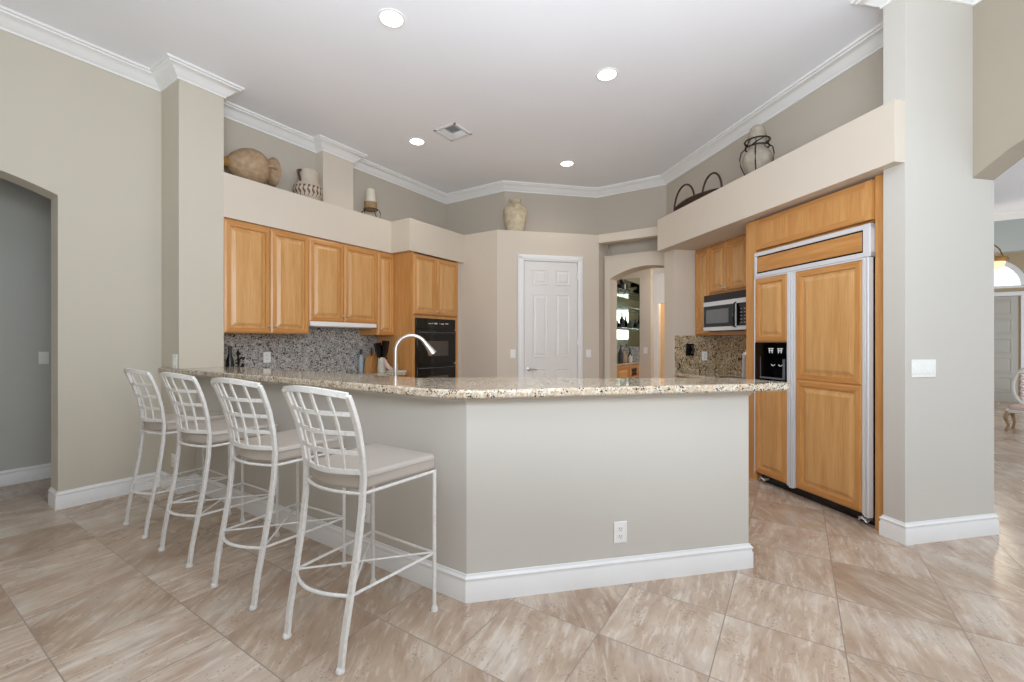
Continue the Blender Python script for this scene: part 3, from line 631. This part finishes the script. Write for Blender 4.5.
# ------------------------------------------------------------------ faucet and things on the worktops
fc = thing('kitchen_faucet', (2.155, 2.385, .914), R(-50), 'tall brushed nickel gooseneck faucet standing behind the raised bar', 'faucet')
MB().lathe([(.026, 0), (.026, .006), (.018, .02), (.014, .05), (.0115, .08)], seg=20).build('base', M['chrome'], fc)
Rr = .112
MB().tube([(0, 0, .05), (0, 0, .15), (0, 0, .25)] + [(0 + Rr - Rr * math.cos(a), 0, .318 + Rr * math.sin(a)) for a in [math.pi * k / 20 for k in range(17)]], .0135, 12).build('gooseneck', M['chrome'], fc)
aend = math.pi * .8; ex, ez = Rr - Rr * math.cos(aend), .318 + Rr * math.sin(aend); dx, dz = math.sin(aend), math.cos(aend)
MB().tube([(ex, 0, ez), (ex + dx * .03, 0, ez + dz * .03), (ex + dx * .07, 0, ez + dz * .07), (ex + dx * .105, 0, ez + dz * .105)], .0155, 14, scale=[1, 1.15, 1.5, 1.8]).build('spray_head', M['chrome'], fc)
MB().tube([(0, 0, .06), (0, .03, .065), (0, .075, .085)], .006, 8).build('lever', M['chrome'], fc)

kb = thing('knife_block', (3.80, 4.66, .914), R(10), 'light wooden knife block left of the white crock of black utensils', 'knife block')
MB().prism_xz([(-.08, 0), (.07, 0), (.10, .12), (.02, .24), (-.05, .19)], -.05, .05).build('block', M['wood'], kb, bevel=.004)
for k in range(3): MB().box(-.035 + .022 * k, -.023 + .022 * k, -.035 + .02 * k, -.02 + .02 * k, .19, .30 - .02 * k).build('knife_handle', M['slot'], kb, bevel=.002)
bt = thing('dish_soap_bottle', (3.70, 4.74, .914), 0, 'pale blue bottle at the back behind the wooden knife block', 'bottle')
MB().lathe([(.026, 0), (.030, .01), (.030, .17), (.014, .20), (.012, .22)], seg=16).build('bottle_body', M['bluew'], bt); MB().lathe([(.013, .22), (.015, .27), (.006, .29)], seg=12).build('cap', M['slot'], bt)
uh = thing('utensil_holder', (3.80, 4.46, .914), 0, 'white crock overflowing with black utensils beside the knife block', 'utensil holder')
MB().lathe([(.05, 0), (.055, .02), (.05, .10), (.045, .17), (.047, .185)], seg=20).build('crock', M['candle'], uh)
for k in range(7):
    a_ = k * 2.4; x, y = .028 * math.cos(a_), .028 * math.sin(a_); zt = .34 + .03 * (k % 3)
    MB().tube([(x, y, .15), (x * 1.8, y * 1.5, .26), (x * 2.4, y * 2, zt)], .016, 8, scale=[.6, 2.0, 2.4]).build('utensil', M['black'], uh)
nk = MB(); nk.m = Matrix.Translation((3.77, 4.33, .914)); nk.sweep([(-.03, 0, .16), (-.01, 0, .11), (.03, .0, .06), (.08, .0, .035), (.14, 0, .02)], [(-.02, -.012), (.02, -.012), (.025, .012), (-.025, .012)], up=(0, 1, 0), scale=[.8, 1, 1.2, 1, .7])
tag(nk.build('folded_towel', M['pink'], bevel=.005), 'pale crumpled towel lying in front of the crock of black utensils', 'towel')
rb = thing('oil_bottle', (3.93, 4.58, .914), 0, 'dark slim bottle standing behind the faucet by the oven cabinet', 'bottle')
MB().lathe([(.022, 0), (.024, .01), (.024, .14), (.009, .18), (.009, .22)], seg=14).build('bottle_body', M['black'], rb); MB().lathe([(.011, .22), (.011, .24)], seg=12).build('cap', M['red'], rb)
rb2 = thing('sauce_bottle', (3.90, 4.49, .914), 0, 'short reddish bottle next to the slim dark bottle', 'bottle')
MB().lathe([(.02, 0), (.022, .01), (.022, .10), (.010, .13), (.010, .16)], seg=14).build('bottle_body', M['red'], rb2); MB().lathe([(.012, .16), (.012, .18)], seg=12).build('cap', M['black'], rb2)
mb = MB(); mb.m = Matrix.Translation((3.88, 4.27, .914)); mb.box(-.09, .075, -.10, .10, 0, .022)
tag(mb.build('cutting_board', M['candle'], bevel=.004), 'pale board lying on the worktop in front of the oven cabinet', 'board')
jr = thing('glass_jar', (3.87, 4.28, .937), 0, 'small cream jar with lid standing on the pale board', 'jar')
MB().lathe([(.026, 0), (.03, .005), (.03, .06), (.026, .07)], seg=18).build('jar_body', M['cream'], jr); MB().lathe([(.029, .07), (.029, .085), (.01, .09)], seg=18).build('lid', M['candle'], jr)

bb = thing('wine_bottle', (2.06, 4.58, .914), 0, 'tall black bottle left of the granite backsplash outlet', 'bottle')
MB().lathe([(.030, 0), (.034, .01), (.034, .2), (.016, .26), (.014, .32), (.016, .335)], seg=18).build('bottle_body', M['black'], bb); MB().lathe([(.017, .31), (.018, .34), (.01, .342)], seg=14).build('cap', M['slot'], bb)
cs = thing('corkscrew_stand', (2.13, 4.55, .914), R(20), 'small black wrought stand with a hook, right of the tall black bottle', 'stand')
MB().lathe([(.04, 0), (.04, .012), (.015, .02)], seg=16).build('base', M['black'], cs)
MB().tube([(0, 0, .01), (-.01, 0, .12), (0, 0, .21), (.03, 0, .235), (.055, 0, .215)], .009, 8).build('hook', M['black'], cs)
MB().tube([(0, 0, .10), (.03, 0, .13), (.05, .0, .17)], .012, 8, scale=[.8, 1.4, 1.0]).build('corkscrew', M['black'], cs)
sh = thing('salt_shaker', (2.19, 4.70, .914), 0, 'small dark round topped shaker beside the black hook stand', 'shaker')
MB().lathe([(.015, 0), (.017, .02), (.008, .10), (.008, .24), (.017, .26), (.017, .28), (.006, .295)], seg=14).build('body', M['black'], sh)

tm = thing('coffee_press', E(4.78, 5.66, .914), RR, 'steel coffee press with black handle beside the refrigerator panel', 'coffee press')
MB().lathe([(.045, 0), (.046, .01), (.040, .24), (.044, .25), (.030, .275), (.012, .28), (.012, .30)], seg=20).build('body', M['steel'], tm)
MB().tube([(-.04, 0, .21), (-.09, 0, .20), (-.12, 0, .205)], .010, 8).build('spout_handle', M['black'], tm)
tr = MB(); tr.m = Matrix.Translation(E(4.52, 5.58, .914)) @ Matrix.Rotation(RR, 4, 'Z'); tr.box(-.13, .19, -.09, .06, 0, .02)
tag(tr.build('black_tray', M['black'], bevel=.005), 'flat black tray on the corner worktop below the microwave', 'tray')

# ------------------------------------------------------------------ pottery on the ledges
LZ = 2.865
am = thing('clay_amphora', (2.27, 4.605, LZ + .190), 0, 'large tan clay amphora lying on its side on the left ledge', 'amphora')
rotm = Matrix.Rotation(R(84), 4, 'Y')
mb = MB(); mb.m = rotm; mb.lathe([(.015, -.235), (.055, -.22), (.11, -.17), (.165, -.085), (.183, 0), (.172, .065), (.140, .115), (.116, .132), (.110, .150), (.116, .170), (.142, .205), (.150, .213), (.150, .222), (.132, .218), (.095, .18), (.08, .14)], seg=36, cap=True)
mb.build('body', M['terra'], am)
mb = MB(); mb.m = rotm; mb.lathe([(.075, -.33), (.08, -.325), (.05, -.27), (.048, -.21)], seg=24); mb.build('foot', M['terrad'], am)
for s in (1, -1):
    mb = MB(); mb.m = rotm; mb.tube([(.0, s * .098, .185), (.0, s * .145, .175), (0, s * .170, .13), (0, s * .158, .08)], .012, 8); mb.build('handle', M['terra'], am)
pt = thing('clay_pitcher', (2.862, 4.575, LZ), R(20), 'cream two-handled clay jug with a brown patterned band on the left ledge', 'jug')
MB().lathe([(.09, 0), (.12, .02), (.150, .07), (.155, .11), (.148, .15), (.122, .195), (.108, .215), (.108, .27), (.116, .315), (.120, .328), (.108, .328), (.098, .28), (.095, .22)], seg=36).build('body', M['band'], pt)
for s in (1, -1):
    MB().tube([(s * .112, 0, .31), (s * .142, 0, .302), (s * .150, 0, .265), (s * .132, 0, .22), (s * .122, 0, .19)], .013, 8).build('handle', simple('dark_brown_glaze', '4A352B', .5, var=.3, scale=30), pt)
cd = thing('candle_stand', (3.74, 4.60, LZ), 0, 'iron stand with a rattan cup on the left ledge right of the column', 'candle stand')
mb = MB(); mb.tube([(.085 * math.cos(a), .085 * math.sin(a), .135) for a in [2 * math.pi * k / 20 for k in range(20)]], .005, 6, closed=True); mb.build('ring', M['iron'], cd)
for k in range(4):
    a_ = R(20 + 90 * k); MB().tube([(r_ * math.cos(a_), r_ * math.sin(a_), z_) for r_, z_ in ((.085, .135), (.118, .12), (.138, .08), (.134, .005))], .005, 6).build('leg', M['iron'], cd)
MB().lathe([(.066, .130), (.074, .134), (.080, .155), (.078, .215), (.082, .225)], seg=24).build('rattan_cup', M['rattan'], cd)
cn = MB(); cn.m = Matrix.Translation((3.74, 4.60, LZ)); cn.lathe([(.070, .227), (.068, .235), (.054, .385), (.050, .395), (.02, .398)], seg=24)
tag(cn.build('ivory_candle', M['candle']), 'thick ivory tapered candle standing in the rattan cup on the ledge', 'candle')
uj = thing('stone_urn', (5.36, 3.425, LZ), R(30), 'mottled cream urn on the ledge above the pantry door', 'urn')
MB().lathe([(.11, 0), (.125, .02), (.15, .15), (.172, .30), (.170, .345), (.13, .40), (.085, .43), (.070, .445), (.072, .465), (.085, .485), (.088, .495), (.070, .49), (.055, .45)], seg=36).build('body', M['stone'], uj)
for s in (1, -1): MB().tube([(s * .09, 0, .455), (s * .13, 0, .44), (s * .155, 0, .39), (s * .165, 0, .345)], .014, 8).build('handle', M['stone'], uj)

bk = thing('wicker_basket', E(4.38, 6.27, 2.85), RR, 'dark brown low wicker basket with two hoops on the right ledge', 'basket')
mb = MB(); n = 28; rows = []
for r_, z_ in ((.0, .012), (.6, .008), (.85, .025), (1.0, .05), (1.03, .055), (1.0, .062), (.84, .036), (.6, .02), (.0, .022)):
    rows.append([mb.v((.40 * max(r_, .02) * math.cos(2 * math.pi * k / n), .13 * max(r_, .02) * math.sin(2 * math.pi * k / n), z_ + .012 * (1 - abs(math.cos(2 * math.pi * k / n))) * r_)) for k in range(n)])
for A, B in zip(rows, rows[1:]):
    for j in range(n): mb.f([A[j], A[(j + 1) % n], B[(j + 1) % n], B[j]])
mb.build('woven_body', M['wicker'], bk)
MB().tube(arc(18, lambda t: (-.21 - .20 * math.cos(math.pi * (t * 1.1 - .1)), -.03, .06 + .24 * math.sin(math.pi * max(0, t * 1.1 - .1)) if t > .09 else .03)), .011, 8).build('hoop_handle', M['wicker'], bk)
MB().tube(arc(18, lambda t: (.22 - .165 * math.cos(math.pi * t), .02, .06 + .22 * math.sin(math.pi * t))), .011, 8).build('hoop_handle', M['wicker'], bk)
for k in range(9):
    x = -.32 + .08 * k; MB().tube([(x, -.09 + abs(x) * .1, .03), (x + .03, 0, .05), (x + .06, .09 - abs(x) * .1, .03)], .007, 6).build('woven_strand', M['wicker'], bk)

js = thing('iron_vase_cage', E(4.40, 5.02, 2.85), RR, 'dark wrought iron cage around the tall pale jar on the right ledge', 'stand')
for k in range(5):
    a_ = R(72 * k + 25); MB().tube([(r_ * math.cos(a_), r_ * math.sin(a_), z_) for r_, z_ in ((.100, .0), (.105, .03), (.14, .11), (.148, .18), (.135, .24), (.105, .27), (.095, .30), (.100, .335))], .0055, 6).build('cage_rib', M['iron'], js)
for r_, z_ in ((.106, .335), (.100, .275), (.100, .01)): MB().tube([(r_ * math.cos(a), r_ * math.sin(a), z_) for a in [2 * math.pi * k / 24 for k in range(24)]], .007, 6, closed=True).build('ring', M['iron'], js)
mb = MB()
for k in range(5):
    a_ = R(72 * k); mb.tube([(.10 * math.cos(a_), .10 * math.sin(a_), .275), (.085 * math.cos(a_ + .6), .085 * math.sin(a_ + .6), .31), (.10 * math.cos(a_ + 1.2), .10 * math.sin(a_ + 1.2), .335)], .005, 6)
mb.build('scroll_work', M['iron'], js)
jv = MB(); jv.m = Matrix.Translation(E(4.40, 5.02, 2.85)); jv.lathe([(.06, .002), (.085, .02), (.122, .12), (.128, .17), (.11, .22), (.075, .26), (.070, .30), (.082, .34), (.080, .38), (.068, .42), (.060, .455), (.035, .475), (.01, .48)], seg=30)
tag(jv.build('pale_jar', M['grayc']), 'tall pale lidded jar standing inside the iron cage on the right ledge', 'jar')

# ------------------------------------------------------------------ bar niche through the arch
bc = thing('bar_cabinet', (6.72, 2.60, 0), 0, 'maple bar cabinet with a wine lattice seen through the kitchen arch', 'cabinet')
MB().box(0, 1.82, 0, .28, .0, .878).build('carcass', M['wood'], bc)
for x0, x1 in ((.02, .60), (.62, 1.22)): MB().panel(x0, x1, .12, .86, -.001, .02, mi='g').build('door', WD, bc, ang=12)
mb = MB().box(1.24, 1.8, -.02, -.001, .12, .86); mb.build('lattice_panel', M['woodh'], bc)
mb = MB()
for k in range(5):
    for s in (1, -1): mb.sweep([(1.36 + .055 * k, -.026, .66 if s > 0 else .80), (1.42 + .055 * k, -.026, .80 if s > 0 else .66)], [(-.006, -.004), (.006, -.004), (.006, .004), (-.006, .004)], up=(0, 1, 0))
mb.build('wine_lattice', simple('dark_recess', '35201A', .6), bc)
tag(MB().box(6.705, 8.53, 2.565, 2.88, .878, .914).build('bar_counter', M['granite'], bevel=.006), 'small granite bar counter on the maple cabinet beyond the arch', 'countertop')
struct(MB().box(6.705, 8.545, 2.885, 2.9, .914, 1.20).box(8.535, 8.55, 2.57, 2.885, .914, 1.20).build('wall_bar_backsplash', M['splash'], smooth=False))
mir = MB().box(6.705, 8.545, 2.885, 2.899, 1.20, 2.55).box(8.535, 8.549, 2.57, 2.885, 1.20, 2.55).build('bar_mirror', M['mirror'])
tag(mir, 'mirrored panels lining the bar niche above its granite backsplash', 'mirror')
for k, z in enumerate((1.55, 1.95, 2.25)):
    s_ = MB().box(6.9, 8.53, 2.66, 2.88, z, z + .01).build('glass_shelf', M['glass'])
    tag(s_, ('lowest', 'middle', 'highest')[k] + ' glass shelf across the mirrored bar niche', 'shelf', 'glass shelves in the bar niche')
bs = [('squat black decanter on the highest glass bar shelf', 8.02, 2.75, 2.26, .11, .20, 'black'), ('tall dark bottle on the middle glass bar shelf', 8.00, 2.74, 1.56, .045, .28, 'black'),
      ('round dark bottle right of the tall one on the bar shelf', 8.36, 2.70, 1.56, .05, .17, 'slot'), ('green leafy bottle at the left on the bar counter', 7.50, 2.70, .914, .06, .26, 'green'),
      ('brown dark bottle in the middle of the bar counter', 7.75, 2.68, .914, .045, .33, 'slot'), ('terracotta bottle on the bar counter beside the brown one', 7.86, 2.65, .914, .045, .24, 'terra'),
      ('black bottle at the right end of the bar counter', 8.28, 2.68, .914, .035, .26, 'black'), ('pale slim bottle near the right end of the bar counter', 8.18, 2.64, .914, .04, .16, 'candle')]
for lab, x, y, z, r_, h_, m_ in bs:
    b = thing('bar_bottle', (x, y, z), 0, lab, 'bottle', 'bottles in the bar niche')
    MB().lathe([(r_ * .8, 0), (r_, .01), (r_, h_ * .55), (r_ * .35, h_ * .75), (r_ * .3, h_ * .95)], seg=14).build('bottle_body', M[m_], b)
    MB().lathe([(r_ * .38, h_ * .93), (r_ * .38, h_), (r_ * .1, h_ + .003)], seg=10).build('cap', M['black'], b)
def pt_light(name, loc, e, col, r=.15):
    d = bpy.data.lights.new(name, 'POINT'); d.energy = e; d.color = col; d.shadow_soft_size = r; o = bpy.data.objects.new(name, d); COL.objects.link(o); o.location = loc
pt_light('bar_room_fill', (7.9, 1.4, 2.5), 30, (1, .93, .85)); pt_light('far_room_light', (10.0, 2.0, 2.2), 22, (1, .75, .48))  # bar room: fill lamp added to brighten it, no fixture there

# ------------------------------------------------------------------ foyer
d2 = thing('door_2', (13.8, -3.0, 0), R(-90), 'tall grey-white panelled front door in the foyer', None); d2['kind'] = 'structure'
gd = simple('grey_door_paint', 'B9B5AC', .45, var=.01)
MB().box(0, .98, -.03, .0, 0, 2.28).build('door_leaf', gd, d2)
mb = MB()
for x in (.08, .53):
    for k in range(5): mb.panel(x, x + .37, .2 + .42 * k, .54 + .42 * k, -.0305, .012, rings=[(0, 0), (0, .003), (.02, .012), (.04, .002), (.07, .008)])
mb.build('raised_panel', gd, d2, ang=10)
struct(MB().box(13.76, 13.8, -4.12, -4.02, 0, 2.38).box(13.76, 13.8, -2.96, -2.88, 0, 2.38).box(13.76, 13.8, -4.02, -2.96, 2.29, 2.38).build('trim_front_door', M['trim'], bevel=.005))
fw = thing('window_1', (13.8, -3.49, 2.50), R(-90), 'half-round transom window over the foyer door', None); fw['kind'] = 'structure'
fan = lambda r_: [(r_ * math.cos(a), r_ * math.sin(a)) for a in [math.pi * k / 24 for k in range(25)]]
mb = MB(); o_, i_ = fan(.62), fan(.53)
for k in range(24):
    A = [mb.v((o_[k][0], -.05, o_[k][1])), mb.v((o_[k + 1][0], -.05, o_[k + 1][1])), mb.v((i_[k + 1][0], -.05, i_[k + 1][1])), mb.v((i_[k][0], -.05, i_[k][1]))]
    B = [mb.v((o_[k][0], 0, o_[k][1])), mb.v((o_[k + 1][0], 0, o_[k + 1][1])), mb.v((i_[k + 1][0], 0, i_[k + 1][1])), mb.v((i_[k][0], 0, i_[k][1]))]
    mb.f(A); mb.f([A[0], B[0], B[1], A[1]]); mb.f([A[2], B[2], B[3], A[3]])
mb.box(-.62, .62, -.05, 0, -.04, .01)
mb.build('window_frame', M['trim'], fw)
MB().prism_xz(fan(.54), -.015, -.005).build('window_pane', M['skyglow'], fw)
lp = thing('pendant_bowl_lamp', (10.75, -2.79, 2.5), 0, 'brass pendant lamp with a lit glass bowl in the foyer', 'lamp')
MB().lathe([(.02, .0), (.09, .02), (.15, .07), (.18, .16)], seg=28, cap=True).build('glass_bowl', M['warmglass'], lp)
MB().lathe([(.175, .15), (.205, .155), (.21, .20), (.20, .235), (.175, .235)], seg=28, cap=False).build('brass_band', M['brass'], lp)
for k in range(3):
    a_ = R(-30 + 120 * k); MB().tube([(.20 * math.cos(a_), .20 * math.sin(a_), .22), (.14 * math.cos(a_), .14 * math.sin(a_), .36), (.03 * math.cos(a_), .03 * math.sin(a_), .47)], .010, 6).build('arm', M['brass'], lp)
MB().cyl((0, 0, .45), (0, 0, CZ - 2.5), .012, 8).build('rod', M['brass'], lp)
pt_light('foyer_lamp_light', (10.92, -2.85, 2.35), 20, (1, .85, .65))

ch = thing('carved_chair', (9.38, -2.84, 0), R(-112), 'ornate carved white chair with an openwork back standing in the foyer', 'chair')
MB().prism(rounded([(-.24, -.22), (.24, -.22), (.21, .22), (-.21, .22)], .06, (0, 1, 2, 3)), .27, .315).build('seat_rail', M['wmetal'], ch, bevel=.01)
MB().prism(rounded([(-.21, -.19), (.21, -.19), (.18, .18), (-.18, .18)], .06, (0, 1, 2, 3)), .315, .37).build('seat_cushion', M['pink'], ch, bevel=.02, seg=3)
for x, y in ((-.2, -.19), (.2, -.19), (-.18, .19), (.18, .19)):
    MB().tube([(x, y, .28), (x * 1.12, y * 1.12, .20), (x * .98, y * .98, .09), (x * 1.08, y * 1.08, .0)], .02, 8, scale=[1.4, 1.2, .8, 1]).build('leg', M['terra'], ch)
mb = MB(); mb.tube([(.20 * math.sin(a), .20 + .07 * (1 - math.cos(a)) / 2, .63 - .30 * math.cos(a)) for a in [2 * math.pi * k / 28 for k in range(28)]], .022, 8, closed=True, up=(0, 1, 0)); mb.build('back_frame', M['wmetal'], ch)
mb = MB()
for k in range(5):
    z_ = .45 + .085 * k
    for s in (1, -1): mb.tube([(s * .0, .23, z_), (s * .06, .235, z_ + .05), (s * .13, .24, z_ + .03), (s * .10, .235, z_ - .02)], .012, 6, up=(0, 1, 0))
mb.build('carved_scrolls', M['pink'], ch)
